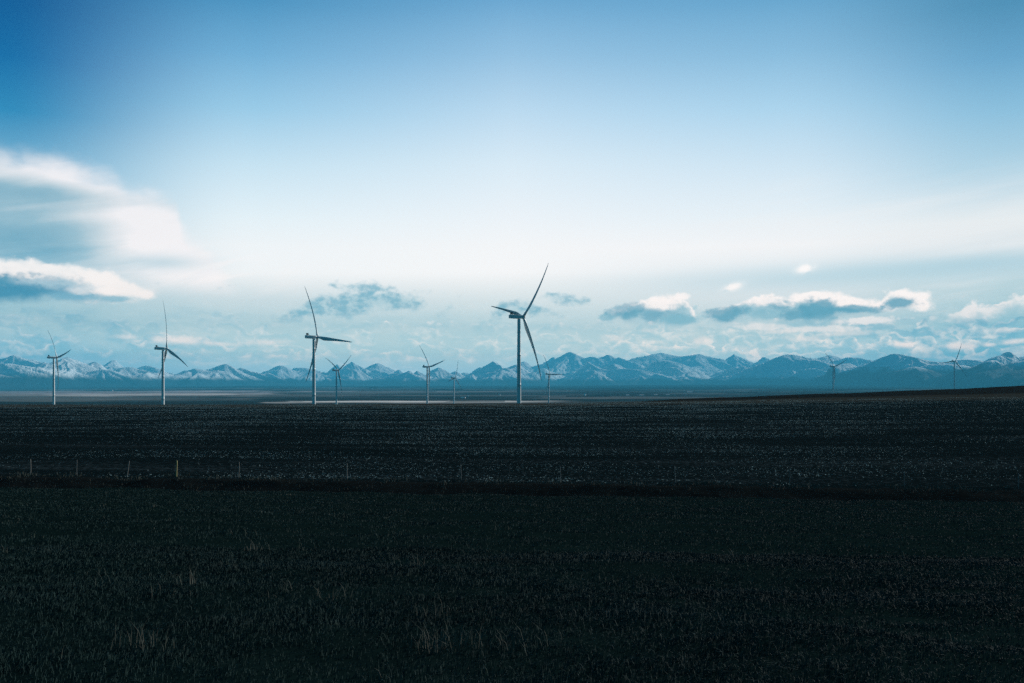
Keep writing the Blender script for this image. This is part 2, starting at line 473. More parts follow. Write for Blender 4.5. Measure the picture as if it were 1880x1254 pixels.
class MB:
    """Collects polygons of any size into one mesh."""
    def __init__(self):
        self.v, self.f = [], []
    def add(self, vs, fs):
        b = len(self.v); self.v += [tuple(q) for q in vs]
        self.f += [tuple(i + b for i in f) for f in fs]
    def loft(self, rings, cap=True):
        b = len(self.v); n = len(rings[0])
        for r in rings:
            self.v += [tuple(q) for q in r]
        for i in range(len(rings) - 1):
            for j in range(n):
                a = b + i * n + j; c = b + i * n + (j + 1) % n
                self.f.append((a, c, c + n, a + n))
        if cap:
            self.f.append(tuple(b + j for j in reversed(range(n))))
            self.f.append(tuple(b + (len(rings) - 1) * n + j for j in range(n)))
    def box(self, x0, x1, y0, y1, z0, z1, bev=0.0):
        if bev <= 0:
            self.add([(x0, y0, z0), (x1, y0, z0), (x1, y1, z0), (x0, y1, z0), (x0, y0, z1), (x1, y0, z1), (x1, y1, z1), (x0, y1, z1)],
                     [(3, 2, 1, 0), (4, 5, 6, 7), (0, 1, 5, 4), (1, 2, 6, 5), (2, 3, 7, 6), (3, 0, 4, 7)])
            return
        def ring(z, i):
            a, b2, c, d = x0 + i, x1 - i, y0 + i, y1 - i
            e = bev
            return [(a + e, c, z), (b2 - e, c, z), (b2, c + e, z), (b2, d - e, z), (b2 - e, d, z), (a + e, d, z), (a, d - e, z), (a, c + e, z)]
        self.loft([ring(z0, bev), ring(z0 + bev, 0), ring(z1 - bev, 0), ring(z1, bev)])
    def build(self, name, mat, parent=None, smooth=False):
        me = bpy.data.meshes.new(name); me.from_pydata(self.v, [], self.f); me.update()
        me.materials.append(mat)
        if smooth:
            for p in me.polygons:
                p.use_smooth = len(p.vertices) == 4
        return link(name, me, parent)


# ------------------------------------------------------------------ terrain
QS = 0.142                                    # the fence line runs slightly oblique
TD = np.array([60, 80, 150, 300, 480, 560, 900, 1600, 2900, 5000, 8000, 14000, 22000, 34000, 60000], float)
TPX = np.array([-900, 0, 470, 940, 1300, 1530, 1750, 1880, 2800], float)
TZ = np.array([
    [-7.6] * 9,
    [-7.65] * 9,
    [-7.9, -7.7, -7.65, -7.6, -7.55, -7.4, -7.2, -7.1, -6.8],
    [-8.2, -7.9, -7.8, -7.6, -7.0, -6.5, -6.0, -5.7, -5.0],
    [-8.3, -8.0, -8.0, -7.6, -6.2, -5.2, -4.4, -3.9, -2.0],
    [-10.5, -10.2, -10.0, -9.4, -7.2, -5.6, -4.2, -3.4, -1.0],
    [-26, -24, -22, -20.5, -9.0, -5.2, -1.1, 2.0, 14],
    [-38, -37, -36, -33, -19, -14, -5.0, 0.0, 12],
    [-58, -57, -56, -53, -42, -27, -7, -2, 6],
    [-70, -70, -69, -68, -62, -54, -40, -34, -24],
    [-68, -68, -67, -68, -66, -60, -52, -48, -40],
    [-60, -60, -48, -40, -40, -36, -30, -30, -30],
    [-50, -48, -12, -10, 10, 5, 5, 10, 10],
    [40, 40, 60, 70, 110, 110, 100, 100, 100],
    [100, 100, 100, 100, 120, 120, 120, 120, 120]], float)


def z_far(x, y):
    """Height relative to the eye, beyond the fence."""
    y = np.maximum(np.asarray(y, float), 30.0); x = np.asarray(x, float)
    px = np.clip(940 + F * x / y, TPX[0], TPX[-1])
    ld = np.clip(np.log(y), np.log(TD[0]), np.log(TD[-1]))
    i = np.clip(np.searchsorted(np.log(TD), ld) - 1, 0, len(TD) - 2)
    j = np.clip(np.searchsorted(TPX, px) - 1, 0, len(TPX) - 2)
    u = (ld - np.log(TD)[i]) / (np.log(TD)[i + 1] - np.log(TD)[i])
    v = (px - TPX[j]) / (TPX[j + 1] - TPX[j])
    v = v * v * (3 - 2 * v) * 0.5 + v * 0.5
    z = (TZ[i, j] * (1 - v) + TZ[i, j + 1] * v) * (1 - u) + (TZ[i + 1, j] * (1 - v) + TZ[i + 1, j + 1] * v) * u
    amp = np.interp(y, [80, 300, 500, 3000, 6000, 15000, 34000], [0.05, 0.10, 0.16, 2.0, 8.0, 18.0, 34.0])
    sc = np.interp(y, [80, 500, 3000, 15000], [30.0, 60.0, 500.0, 2200.0])
    # fixed-scale noises blended by distance, so the ground itself has no radial stretch
    near = fbm(x / 38.0, y / 26.0, 3, 5); mid = fbm(x / 420.0, y / 300.0, 3, 8); far = fbm(x / 2600.0, y / 1700.0, 4, 12)
    w1 = np.clip(1 - (y - 500) / 1500, 0, 1); w3 = np.clip((y - 3500) / 4000, 0, 1); w2 = np.clip(1 - w1 - w3, 0, 1)
    return z + amp * (near * w1 + mid * w2 + far * w3)


MQ = np.array([-120, -20, 0, 6.75, 12, 20, 30, 40, 52, 62, 65.5, 67.5, 70, 73.5, 76.3, 77.5, 79.6, 81.6, 90])
MZ = np.array([-1.6, -1.75, -1.8, -2.0, -2.44, -3.1, -3.95, -4.83, -5.88, -6.74, -7.06, -7.5, -8.3, -8.6, -8.55, -8.25, -7.72, -7.65, -7.66])


def z_near(x, y):
    q = y + QS * x
    qq = q + 0.75 * fbm(x / 4.0, y / 4.0, 4, 3)
    z = np.interp(qq, MQ, MZ)
    bump = 0.16 * fbm(x / 6.0, y / 4.0, 3, 21) + 0.05 * fbm(x / 1.1, y / 0.9, 3, 33)
    return z + bump


def zc(z):
    return z + EYE


# ---- ground materials
def mat_meadow():
    m, g, b = new_mat('meadow_soil')
    geo = g.new('ShaderNodeNewGeometry')
    n = g.noise(geo.outputs['Position'], 0.9, 6, 0.65)
    n2 = g.noise(geo.outputs['Position'], 9.0, 4, 0.6)
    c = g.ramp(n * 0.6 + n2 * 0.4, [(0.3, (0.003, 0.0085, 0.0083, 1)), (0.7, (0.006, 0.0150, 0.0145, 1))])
    g.link(c, b.inputs['Base Color']); b.inputs['Roughness'].default_value = 1.0
    b.inputs['Specular IOR Level'].default_value = 0.0
    return m


def mat_bank():
    m, g, b = new_mat('bare_earth')
    geo = g.new('ShaderNodeNewGeometry')
    n = g.noise(geo.outputs['Position'], 2.5, 6, 0.7)
    c = g.ramp(n, [(0.3, (0.006, 0.008, 0.008, 1)), (0.75, (0.014, 0.018, 0.0185, 1))])
    g.link(c, b.inputs['Base Color']); b.inputs['Roughness'].default_value = 1.0
    b.inputs['Specular IOR Level'].default_value = 0.0
    return m


def mat_field():
    m, g, b = new_mat('stubble_soil')
    geo = g.new('ShaderNodeNewGeometry')
    sep = g.new('ShaderNodeSeparateXYZ'); g.link(geo.outputs['Position'], sep.inputs[0])
    x, y = S(g, sep.outputs[0]), S(g, sep.outputs[1])
    # drill rows and combine swaths run along the field; broken straw clumps
    sw = g.noise(g.xyz(x * 0.012, (y + x * QS) * 0.075, 0.0), 1.0, 4, 0.6)
    sw2 = g.noise(g.xyz(x * 0.035, (y + x * QS) * 0.5, 4.0), 1.0, 3, 0.6)
    clump = g.noise(g.xyz(x * 2.2, y * 0.8, 0.0), 1.0, 3, 0.7)
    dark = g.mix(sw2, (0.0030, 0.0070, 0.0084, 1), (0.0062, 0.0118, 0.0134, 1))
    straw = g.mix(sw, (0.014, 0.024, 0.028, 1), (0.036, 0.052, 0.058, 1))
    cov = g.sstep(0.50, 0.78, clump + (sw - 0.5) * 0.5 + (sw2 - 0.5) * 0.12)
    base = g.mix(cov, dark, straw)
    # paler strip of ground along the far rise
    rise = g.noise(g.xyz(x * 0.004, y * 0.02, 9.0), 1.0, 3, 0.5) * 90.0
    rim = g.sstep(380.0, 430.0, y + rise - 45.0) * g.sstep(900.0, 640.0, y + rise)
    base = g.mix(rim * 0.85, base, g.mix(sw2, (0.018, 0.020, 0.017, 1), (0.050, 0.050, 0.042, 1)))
    # the hill at the far right is coloured darker than the field
    dark_hill = g.sstep(560.0, 640.0, y + rise * 0.5) * g.sstep(60.0, 200.0, x)
    base = g.mix(dark_hill * 0.9, base, (0.009, 0.010, 0.009, 1))
    g.link(base, b.inputs['Base Color']); b.inputs['Roughness'].default_value = 1.0
    b.inputs['Specular IOR Level'].default_value = 0.0
    return m


def build_ground():
    # meadow: from behind the camera down to the ditch
    xs = np.concatenate([np.arange(-170, -60, 2.2), np.arange(-60, 60, 0.55), np.arange(60, 171, 2.2)])
    qs = np.concatenate([np.arange(-90, 0, 3.0), np.arange(0, 30, 0.4), np.arange(30, 73.6, 0.45)])
    Q, Xg = np.meshgrid(qs, xs, indexing='ij')
    Yg = Q - QS * Xg
    Zg = zc(z_near(Xg, Yg))
    V = np.stack([Xg, Yg, Zg], -1).reshape(-1, 3)
    nr, nc = Q.shape
    idx = np.arange(nr * nc).reshape(nr, nc)
    Fq = np.stack([idx[:-1, :-1], idx[:-1, 1:], idx[1:, 1:], idx[1:, :-1]], -1).reshape(-1, 4)
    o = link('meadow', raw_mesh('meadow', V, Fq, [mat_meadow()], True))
    tag(o, kind='structure')
    # bank, stubble field and plain share one fan-shaped grid
    tt = (np.arange(-1500, 3381, 7.0) - 940) / F
    q1 = np.concatenate([np.arange(72.8, 84, 0.4), np.exp(np.linspace(np.log(84.5), np.log(620), 150))])
    q2 = np.exp(np.linspace(np.log(620), np.log(59000), 190))
    def fan(name, q, mats, zones=None):
        Qg, T = np.meshgrid(q, tt, indexing='ij')
        k = np.interp(Qg, [600, 2500], [1.0, 0.0])
        Yf = Qg / (1 + QS * k * T); Xf = Yf * T
        qq = Yf + QS * Xf
        wn = np.clip((86.0 - qq) / 3.5, 0, 1)
        Z = zc(z_near(Xf, Yf) * wn + z_far(Xf, Yf) * (1 - wn))
        V = np.stack([Xf, Yf, Z], -1).reshape(-1, 3)
        nr, nc = Qg.shape
        idx = np.arange(nr * nc).reshape(nr, nc)
        Fq = np.stack([idx[:-1, :-1], idx[:-1, 1:], idx[1:, 1:], idx[1:, :-1]], -1).reshape(-1, 4)
        mi = None
        if zones is not None:
            mi = np.repeat((q[:-1] >= zones).astype(int), nc - 1)
        o = link(name, raw_mesh(name, V, Fq, mats, True, mi))
        tag(o, kind='structure')
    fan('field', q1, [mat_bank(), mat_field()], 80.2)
    fan('plain', q2, [mat_far()])


def mat_far():
    """field soil on the near rise, prairie beyond: one sheet, mixed where the rise falls away"""
    m, g, b = new_mat('prairie_fields')
    geo = g.new('ShaderNodeNewGeometry')
    sep = g.new('ShaderNodeSeparateXYZ'); g.link(geo.outputs['Position'], sep.inputs[0])
    x, y = S(g, sep.outputs[0]), S(g, sep.outputs[1])
    nz = g.noise(g.xyz(x * 0.00045, y * 0.00045, 0.0), 1.0, 3, 0.5)
    yk = (y + (nz - 0.5) * 1600.0 + x * 0.05) * 0.001
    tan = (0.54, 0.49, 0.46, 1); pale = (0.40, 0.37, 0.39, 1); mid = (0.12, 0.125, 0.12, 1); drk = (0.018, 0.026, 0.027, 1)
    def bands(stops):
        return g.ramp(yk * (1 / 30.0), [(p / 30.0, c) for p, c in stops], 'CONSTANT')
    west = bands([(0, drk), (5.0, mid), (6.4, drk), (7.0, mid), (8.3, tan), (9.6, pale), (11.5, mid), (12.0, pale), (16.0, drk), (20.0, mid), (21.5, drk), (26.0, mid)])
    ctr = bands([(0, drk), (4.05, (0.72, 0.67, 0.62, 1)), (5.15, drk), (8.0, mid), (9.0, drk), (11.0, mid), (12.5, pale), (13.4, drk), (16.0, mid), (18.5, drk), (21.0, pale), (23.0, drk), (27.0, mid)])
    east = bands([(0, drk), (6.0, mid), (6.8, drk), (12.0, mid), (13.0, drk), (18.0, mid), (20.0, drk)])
    pn = g.noise(g.xyz(x * 0.0009, y * 0.0009, 5.0), 1.0, 4, 0.6)
    f1 = g.sstep(-0.255, -0.245, x / y + (pn - 0.5) * 0.22)
    f2 = g.sstep(-0.02, 0.08, x / y)
    base = g.mix(f2, g.mix(f1, west, ctr), east)
    vor = g.new('ShaderNodeTexVoronoi'); vor.distance = 'CHEBYCHEV'
    g.link(g.xyz(x * 0.0011, y * 0.0008, 0.0), vor.inputs['Vector']); vor.inputs['Scale'].default_value = 1.0
    vsep = g.new('ShaderNodeSeparateColor'); g.link(vor.outputs['Color'], vsep.inputs[0])
    pr = S(g, vsep.outputs[0])
    base = g.mix(g.sstep(0.72, 0.74, pr) * 0.55, base, mid)
    base = g.mix(g.sstep(0.30, 0.28, pr) * 0.6, base, drk)
    scrub = g.noise(g.xyz(x * 0.004, y * 0.0022, 2.0), 1.0, 5, 0.65)
    base = g.mix(g.sstep(0.52, 0.64, scrub) * g.sstep(9000.0, 15000.0, y) * 0.75, base, (0.016, 0.028, 0.028, 1))
    fine = g.noise(g.xyz(x * 0.0011, y * 0.0065, 6.0), 1.0, 4, 0.65)
    base = g.mix(g.sstep(0.56, 0.60, fine) * 0.7, base, drk)
    base = g.mix(g.sstep(0.42, 0.38, fine) * 0.35 * g.sstep(5200.0, 6500.0, y), base, pale)
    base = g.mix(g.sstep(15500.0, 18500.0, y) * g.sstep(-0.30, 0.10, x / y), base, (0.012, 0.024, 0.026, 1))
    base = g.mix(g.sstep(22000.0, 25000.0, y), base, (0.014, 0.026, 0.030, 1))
    soil_n = g.noise(g.xyz(x * 0.03, y * 0.03, 3.0), 1.0, 4, 0.6)
    soil = g.mix(soil_n, (0.008, 0.009, 0.009, 1), (0.018, 0.018, 0.016, 1))
    base = g.mix(g.sstep(3300.0, 2600.0, y), base, soil)
    g.link(base, b.inputs['Base Color']); b.inputs['Roughness'].default_value = 1.0
    b.inputs['Specular IOR Level'].default_value = 0.0
    return m


# ------------------------------------------------------------------ mountains
def mat_mountain():
    m, g, b = new_mat('snowy_rock')
    geo = g.new('ShaderNodeNewGeometry')
    sep = g.new('ShaderNodeSeparateXYZ'); g.link(geo.outputs['Position'], sep.inputs[0])
    x, y, z = (S(g, sep.outputs[i]) for i in range(3))
    nsep = g.new('ShaderNodeSeparateXYZ'); g.link(geo.outputs['Normal'], nsep.inputs[0])
    nz = S(g, nsep.outputs[2])
    n = g.noise(g.xyz(x * 0.0011, y * 0.0011, z * 0.002), 1.0, 6, 0.62)
    gul = g.noise(g.xyz(x * 0.006, y * 0.0015, z * 0.0012), 1.0, 5, 0.65)
    band = g.noise(g.xyz(x * 0.0002, y * 0.0002, z * 0.016), 1.0, 3, 0.6)
    east = g.sstep(0.27, 0.36, x / y) * g.sstep(33500.0, 31500.0, y)
    lit_side = S(g, nsep.outputs[0]) * 0.5  # slopes facing the sun whitened more: sunlight put into the colour
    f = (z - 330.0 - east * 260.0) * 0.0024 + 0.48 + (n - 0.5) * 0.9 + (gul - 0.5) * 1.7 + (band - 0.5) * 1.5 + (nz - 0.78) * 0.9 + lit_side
    snow_lit = g.sstep(-0.10, 0.20, f) * g.sstep(250.0, 440.0, z - east * 160.0 + (n - 0.5) * 260.0)
    bn = g.noise(g.xyz(x * 0.0035, y * 0.0025, z * 0.004), 1.0, 6, 0.62)
    bp = g.new('ShaderNodeBump'); bp.inputs['Strength'].default_value = 1.0; bp.inputs['Distance'].default_value = 110.0
    g.link(bn, bp.inputs['Height']); g.link(bp.outputs[0], b.inputs['Normal'])
    rock = g.mix(n, (0.002, 0.012, 0.022, 1), (0.020, 0.034, 0.046, 1))
    c = g.mix(snow_lit, rock, (0.84, 0.88, 0.90, 1))
    g.link(c, b.inputs['Base Color']); b.inputs['Roughness'].default_value = 0.95
    b.inputs['Specular IOR Level'].default_value = 0.05
    return m


def build_mountains():
    mt = mat_mountain()
    SK_front = [(-560, 655), (-420, 662), (-300, 650), (-180, 660), (-70, 655), (20, 668), (75, 664), (115, 657), (160, 664), (214, 677),
                (255, 674), (300, 683), (345, 682), (408, 668), (455, 675), (505, 686), (560, 692), (640, 690), (720, 685), (765, 681), (800, 675),
                (838, 682), (912, 663), (946, 669), (1000, 676), (1085, 664), (1120, 668), (1170, 680), (1224, 660), (1262, 672), (1345, 674),
                (1420, 662), (1465, 650), (1500, 661), (1535, 674), (1600, 674), (1652, 650), (1690, 653), (1728, 668), (1770, 676), (1812, 653),
                (1842, 646), (1876, 655), (1950, 648), (2060, 660), (2180, 650), (2320, 658), (2440, 650)]
    SK_back = [(-500, 655), (-380, 650), (-240, 658), (-100, 652), (30, 652), (62, 660), (122, 655), (205, 661), (262, 671), (335, 680), (430, 684),
               (520, 671), (560, 675), (620, 668), (650, 664), (692, 667), (740, 680), (860, 684), (965, 664), (1010, 655), (1045, 646), (1082, 655), (1111, 651),
               (1138, 656), (1178, 661), (1222, 648), (1278, 650), (1312, 663), (1350, 650), (1398, 656), (1440, 662), (1525, 652), (1562, 656), (1592, 660), (1650, 664),
               (1720, 664), (1790, 660), (1885, 650), (1990, 655), (2120, 648), (2260, 660), (2400, 652)]
    def mrange(r0, r1, nr, sk, seed, dmid, spread, extra):
        rs = np.random.default_rng(seed)
        px = np.arange(-620, 2501, 1.8)
        t = (px - 940) / F
        # the range bends nearer towards both ends of the view
        kf = np.interp(px, [-600, 0, 350, 700, 1350, 1620, 1900, 2500], [0.70, 0.78, 1.0, 1.14, 1.13, 0.80, 0.57, 0.54])
        r = np.linspace(r0, r1, nr)
        Rg = r[:, None] * kf[None, :]
        Xm, Ym = Rg * t[None, :], Rg
        u = (np.broadcast_to(r[:, None], Rg.shape) - r0) / (r1 - r0)
        wx = Xm + 800 * fbm(Xm / 3200, Ym / 2600, 5, seed + 50)
        wy = Ym + 800 * fbm(Xm / 3200 + 9, Ym / 2600, 4, seed + 60)
        floor = (80 + 240 * u) * np.clip(u * 7, 0, 1) * (0.75 + 0.8 * fbm(Xm / 3000, Ym / 3000, 4, seed + 70))
        H = floor.copy()
        peaks = [(p, y, dmid + rs.normal(0, spread)) for p, y in sk]
        for p, y, d in list(peaks):                        # lower spurs and shoulders in front of and beside each summit
            for _ in range(extra):
                q = p + rs.normal(0, 45)
                peaks.append((q, 706 - (706 - y) * rs.uniform(0.35, 0.8), dmid + rs.uniform(-0.36, 0.12) * (r1 - r0)))
        for p, y, d in peaks:
            k = float(np.interp(p, px, kf)); D = d * k; X0 = (p - 940) / F * D
            top = (HY - y) / F * D
            R0 = top / 0.42
            c = np.where(np.abs(Xm[nr // 2] - X0) < R0 * 1.7)[0]
            if not len(c):
                continue
            sl = slice(c[0], c[-1] + 1)
            dx = wx[:, sl] - X0; dy = wy[:, sl] - D
            a = rs.uniform(0, 3.14); el = rs.uniform(1.2, 2.8)
            ex = (dx * math.cos(a) + dy * math.sin(a)) / el; ey = -dx * math.sin(a) + dy * math.cos(a)
            dist = np.hypot(ex, ey) + 1e-3
            cx, cy2 = ex / dist, ey / dist
            o1, o2 = rs.uniform(0, 99, 2)
            tw = dist / 5200.0
            rad = (0.30 * gnoise(cx * 1.6 + o1, cy2 * 1.6 + o2 + tw, 3) + 0.24 * np.abs(gnoise(cx * 3.4 + o2 + tw, cy2 * 3.4 + o1, 4))
                   + 0.15 * np.abs(gnoise(cx * 8 + o1 + tw * 2, cy2 * 8 + o2, 5)) + 0.08 * np.abs(gnoise(cx * 17 + o1, cy2 * 17 + o2 + tw * 3, 6)))
            eff = dist * (0.95 + rad)
            s0 = rs.uniform(0.55, 0.95)
            rd = rs.uniform(20, 150)
            h = top + rd * s0 - s0 * np.sqrt(eff ** 2 + rd ** 2) * (1 - 0.30 * np.clip(eff / R0, 0, 1))
            H[:, sl] = np.maximum(H[:, sl], h)
        H = H + 28 * fbm(Xm / 420, Ym / 420, 3, seed + 80) * np.clip(H / 500, 0, 1)
        fr = np.clip(u * 6, 0, 1); fr = fr * fr * (3 - 2 * fr)
        Z = zc(H * fr - 60 * (1 - fr))
        V = np.stack([Xm, Ym, Z], -1).reshape(-1, 3)
        nrr, nc = Rg.shape
        idx = np.arange(nrr * nc).reshape(nrr, nc)
        Fq = np.stack([idx[:-1, :-1], idx[:-1, 1:], idx[1:, 1:], idx[1:, :-1]], -1).reshape(-1, 4)
        o = link('mountains', raw_mesh('mountains', V, Fq, [mt], True))
        tag(o, kind='structure')
    mrange(33000, 43000, 170, SK_front, 101, 38800, 500, 3)
    mrange(42600, 51600, 120, SK_back, 202, 46800, 700, 2)


# ------------------------------------------------------------------ wind turbines
def mat_turbine(name, col, rough=0.4):
    m, g, b = new_mat(name)
    geo = g.new('ShaderNodeTexCoord')
    n = g.noise(geo.outputs['Object'], 0.35, 5, 0.6)
    c = g.mix(g.sstep(0.35, 0.75, n), col, tuple(v * 0.86 for v in col[:3]) + (1,))
    g.link(c, b.inputs['Base Color']); b.inputs['Roughness'].default_value = rough
    b.inputs['Specular IOR Level'].default_value = 0.25
    return m


HUB_H, HUB_X, BL = 87.0, 4.7, 63.0
TILT = R(5)


def circ(r, z, n=32, cx=0, cy=0):
    return [(cx + r * math.cos(2 * math.pi * i / n), cy + r * math.sin(2 * math.pi * i / n), z) for i in range(n)]


def blade_mesh(mat):
    st = [(1.2, 2.4, 1.0, 20), (2.6, 2.4, 1.0, 20), (4.5, 2.7, 0.82, 20), (7.5, 3.5, 0.52, 19), (10.5, 4.1, 0.38, 17), (13.5, 4.15, 0.31, 15),
          (18, 3.75, 0.27, 12), (24, 3.2, 0.24, 9), (31, 2.65, 0.22, 7), (38, 2.2, 0.20, 5), (45, 1.8, 0.19, 4), (52, 1.4, 0.18, 3),
          (57, 1.1, 0.18, 2), (60.5, 0.78, 0.18, 2), (62.3, 0.42, 0.18, 2), (63, 0.12, 0.2, 2)]
    n = 22
    rings = []
    for r, ch, th, tw in st:
        s = r / BL
        off = BL * (0.17 * s - 0.12 * s * s)
        be = R(tw + 3)
        blend = min(1.0, max(0.0, (r - 2.6) / 7.0))
        le = 0.5 + (0.30 - 0.5) * blend
        ring = []
        for i in range(n):
            a = 2 * math.pi * i / n
            cx = 0.5 * math.cos(a)                    # +0.5 leading edge
            thick = 0.5 * math.sin(a) * th
            taper = 1.0 - blend * 0.55 * (0.5 - cx)   # thin trailing edge
            e = (cx + (le - 0.5) * 1.0) * ch
            f = thick * taper * ch
            # e along leading-edge direction (+Y turned towards +X), f across
            y = e * math.cos(be) - f * math.sin(be)
            x = e * math.sin(be) + f * math.cos(be)
            ring.append((x + off, y, r))
        rings.append(ring)
    mb = MB(); mb.loft(rings)
    me = bpy.data.meshes.new('blade'); me.from_pydata(mb.v, [], mb.f); me.update(); me.materials.append(mat)
    for p in me.polygons:
        p.use_smooth = True
    return me


def make_turbine_meshes():
    white = mat_turbine('turbine_paint', (0.82, 0.87, 0.88, 1))
    bladem = mat_turbine('blade_gelcoat', (0.68, 0.78, 0.80, 1), 0.35)
    dark = mat_turbine('radiator_grey', (0.10, 0.10, 0.10, 1), 0.6)
    M = {}
    # tower: tapered tube in bolted sections
    mb = MB(); rings = []
    H = HUB_H - 2.0
    for k in range(0, 33):
        z = -4.0 + (H + 4.0) * k / 32
        r = 2.05 - (2.05 - 1.42) * max(0, z) / H
        rings.append(circ(r, z))
        if k in (10, 20, 28):
            rings.append(circ(r + 0.05, z + 0.05)); rings.append(circ(r + 0.05, z + 0.25)); rings.append(circ(r, z + 0.3))
    mb.loft(rings)
    M['tower'] = mb, white
    # door and stairs at the tower foot
    mb = MB(); mb.box(-0.45, 0.45, -2.12, -1.95, 1.4, 3.5, 0.04); mb.box(-0.7, 0.7, -3.2, -2.1, 1.2, 1.35)
    for i in range(5):
        mb.box(-0.6, 0.6, -3.5 - 0.3 * i, -3.2 - 0.3 * i, 1.0 - 0.24 * i, 1.06 - 0.24 * i)
    M['door'] = mb, dark
    # nacelle: long rounded box, front end drawn in to the main bearing
    mb = MB()
    def sec(x, w, zb, zt, e):
        return [(x, -w + e, zb), (x, w - e, zb), (x, w - e * .3, zb + e * .3), (x, w, zb + e), (x, w, zt - e), (x, w - e * .3, zt - e * .3), (x, w - e, zt), (x, -w + e, zt),
                (x, -w + e * .3, zt - e * .3), (x, -w, zt - e), (x, -w, zb + e), (x, -w + e * .3, zb + e * .3)]
    zz = HUB_H
    mb.loft([sec(-10.3, 1.5, zz - 1.5, zz + 1.45, .35), sec(-10.0, 1.7, zz - 1.7, zz + 1.65, .4), sec(-2.0, 1.8, zz - 1.8, zz + 1.65, .4),
             sec(0.9, 1.75, zz - 1.75, zz + 1.6, .5), sec(2.4, 1.55, zz - 1.5, zz + 1.5, .6), sec(3.1, 1.25, zz - 1.15, zz + 1.4, .6)])
    M['nacelle'] = mb, white
    # rear-top radiator with struts and a wind vane mast
    mb = MB()
    mb.box(-8.6, -7.7, -1.75, 1.75, zz + 2.1, zz + 4.0, 0.08)
    for y in (-1.3, 0, 1.3):
        mb.box(-8.3, -8.0, y - .12, y + .12, zz + 1.6, zz + 2.15)
        mb.add([(-7.75, y - .08, zz + 3.0), (-7.75, y + .08, zz + 3.0), (-6.2, y + .08, zz + 1.63), (-6.2, y - .08, zz + 1.63),
                (-7.75, y - .08, zz + 3.25), (-7.75, y + .08, zz + 3.25), (-5.95, y + .08, zz + 1.63), (-5.95, y - .08, zz + 1.63)],
               [(0, 1, 2, 3), (7, 6, 5, 4), (0, 3, 7, 4), (1, 5, 6, 2), (0, 4, 5, 1), (3, 2, 6, 7)])
    M['radiator'] = mb, dark
    # hub with rounded spinner, axis along +X (tilted by its object)
    mb = MB(); rings = []
    for x, r in ((-1.75, 1.35), (-1.5, 1.6), (-0.8, 1.75), (0.5, 1.75), (1.1, 1.62), (1.7, 1.3), (2.1, 0.85), (2.3, 0.4), (2.36, 0.08)):
        rings.append([(x, r * math.cos(2 * math.pi * i / 28), r * math.sin(2 * math.pi * i / 28)) for i in range(28)])
    mb.loft(rings)
    M['hub'] = mb, white
    return M, bladem


TURB = [  # hub px, hub py, blade length px, rotor bearing (deg right of +Y), blade angle (deg), label
    (104, 656.5, 69.0, 47, -41, 'white three-bladed wind turbine standing farthest left of all, beyond the field'),
    (306, 640, 91.6, 51, -7, 'wind turbine with one blade almost straight up, second from the left edge'),
    (583, 619, 105.5, 47.5, -23, 'tall wind turbine with one blade level to its right, left of a small one'),
    (621, 680, 51.4, 48, -62, 'small wind turbine with two blades raised in a wide V, right of a tall one'),
    (788, 673.5, 55.8, 56, -42, 'small wind turbine midway across, one blade sloping gently up to its right'),
    (836, 694, 37.0, 59, 20, 'tiny faint wind turbine far behind, between the midway turbine and the largest one'),
    (960.5, 582, 124.0, 57.5, 43, 'largest and nearest white wind turbine, one long blade reaching low to its right'),
    (1010, 687, 41.6, 56, -29, 'tiny wind turbine far off, just right of the foot of the largest turbine'),
    (1532, 673, 39.0, 73, -48, 'distant wind turbine before the dark mountains, one blade hanging straight down'),
    (1754, 663, 36.0, 64, 24, 'rightmost distant wind turbine, standing behind the dark hill by the right edge'),
]


def build_turbines():
    M, bladem = make_turbine_meshes()
    meshes = {}
    for k, (mb, mat) in M.items():
        me = bpy.data.meshes.new(k); me.from_pydata(mb.v, [], mb.f); me.update(); me.materials.append(mat)
        for p in me.polygons:
            p.use_smooth = (k in ('tower', 'hub')) and len(p.vertices) == 4
        meshes[k] = me
    bme = blade_mesh(bladem)
    feet = []
    for hx, hy, L, psi, th, lab in TURB:
        D = BL * F / L
        X = (hx - 940) / F * D; Zh = (HY - hy) / F * D
        p = R(psi)
        a = (math.sin(p), math.cos(p))
        bx, by = X - a[0] * HUB_X, D - a[1] * HUB_X
        t = empty('wind_turbine', (bx, by, zc(Zh - HUB_H)))
        t.rotation_euler = (0, 0, math.pi / 2 - p)
        tag(t, lab, 'wind turbine', 'wind turbines beyond the field')
        link('tower', meshes['tower'], t)
        link('door', meshes['door'], t)
        na = link('nacelle', meshes['nacelle'], t)
        link('radiator', meshes['radiator'], na)
        h = link('hub', meshes['hub'], t)
        h.location = (HUB_X, 0, HUB_H); h.rotation_euler = (0, -TILT, 0)
        for k in range(3):
            b = link('blade', bme, h)
            b.rotation_euler = (R(th + 120 * k), 0, 0)
        feet.append((bx, by, Zh - HUB_H))
    return feet


# ------------------------------------------------------------------ fence, farm buildings, treeline
def mat_plainc(name, c1, c2, scale=3.0, rough=0.8):
    m, g, b = new_mat(name)
    tc = g.new('ShaderNodeTexCoord')
    n = g.noise(tc.outputs['Object'], scale, 5, 0.65)
    g.link(g.mix(n, c1, c2), b.inputs['Base Color']); b.inputs['Roughness'].default_value = rough
    b.inputs['Specular IOR Level'].default_value = 0.2
    return m


def ground_z(x, y):
    q = y + QS * x
    if q < 86:
        wn = min(1, max(0, (86.0 - q) / 3.5))
        return float(z_near(np.array([x]), np.array([y]))[0] * wn + z_far(np.array([x]), np.array([y]))[0] * (1 - wn))
    return float(z_far(np.array([x]), np.array([y]))[0])


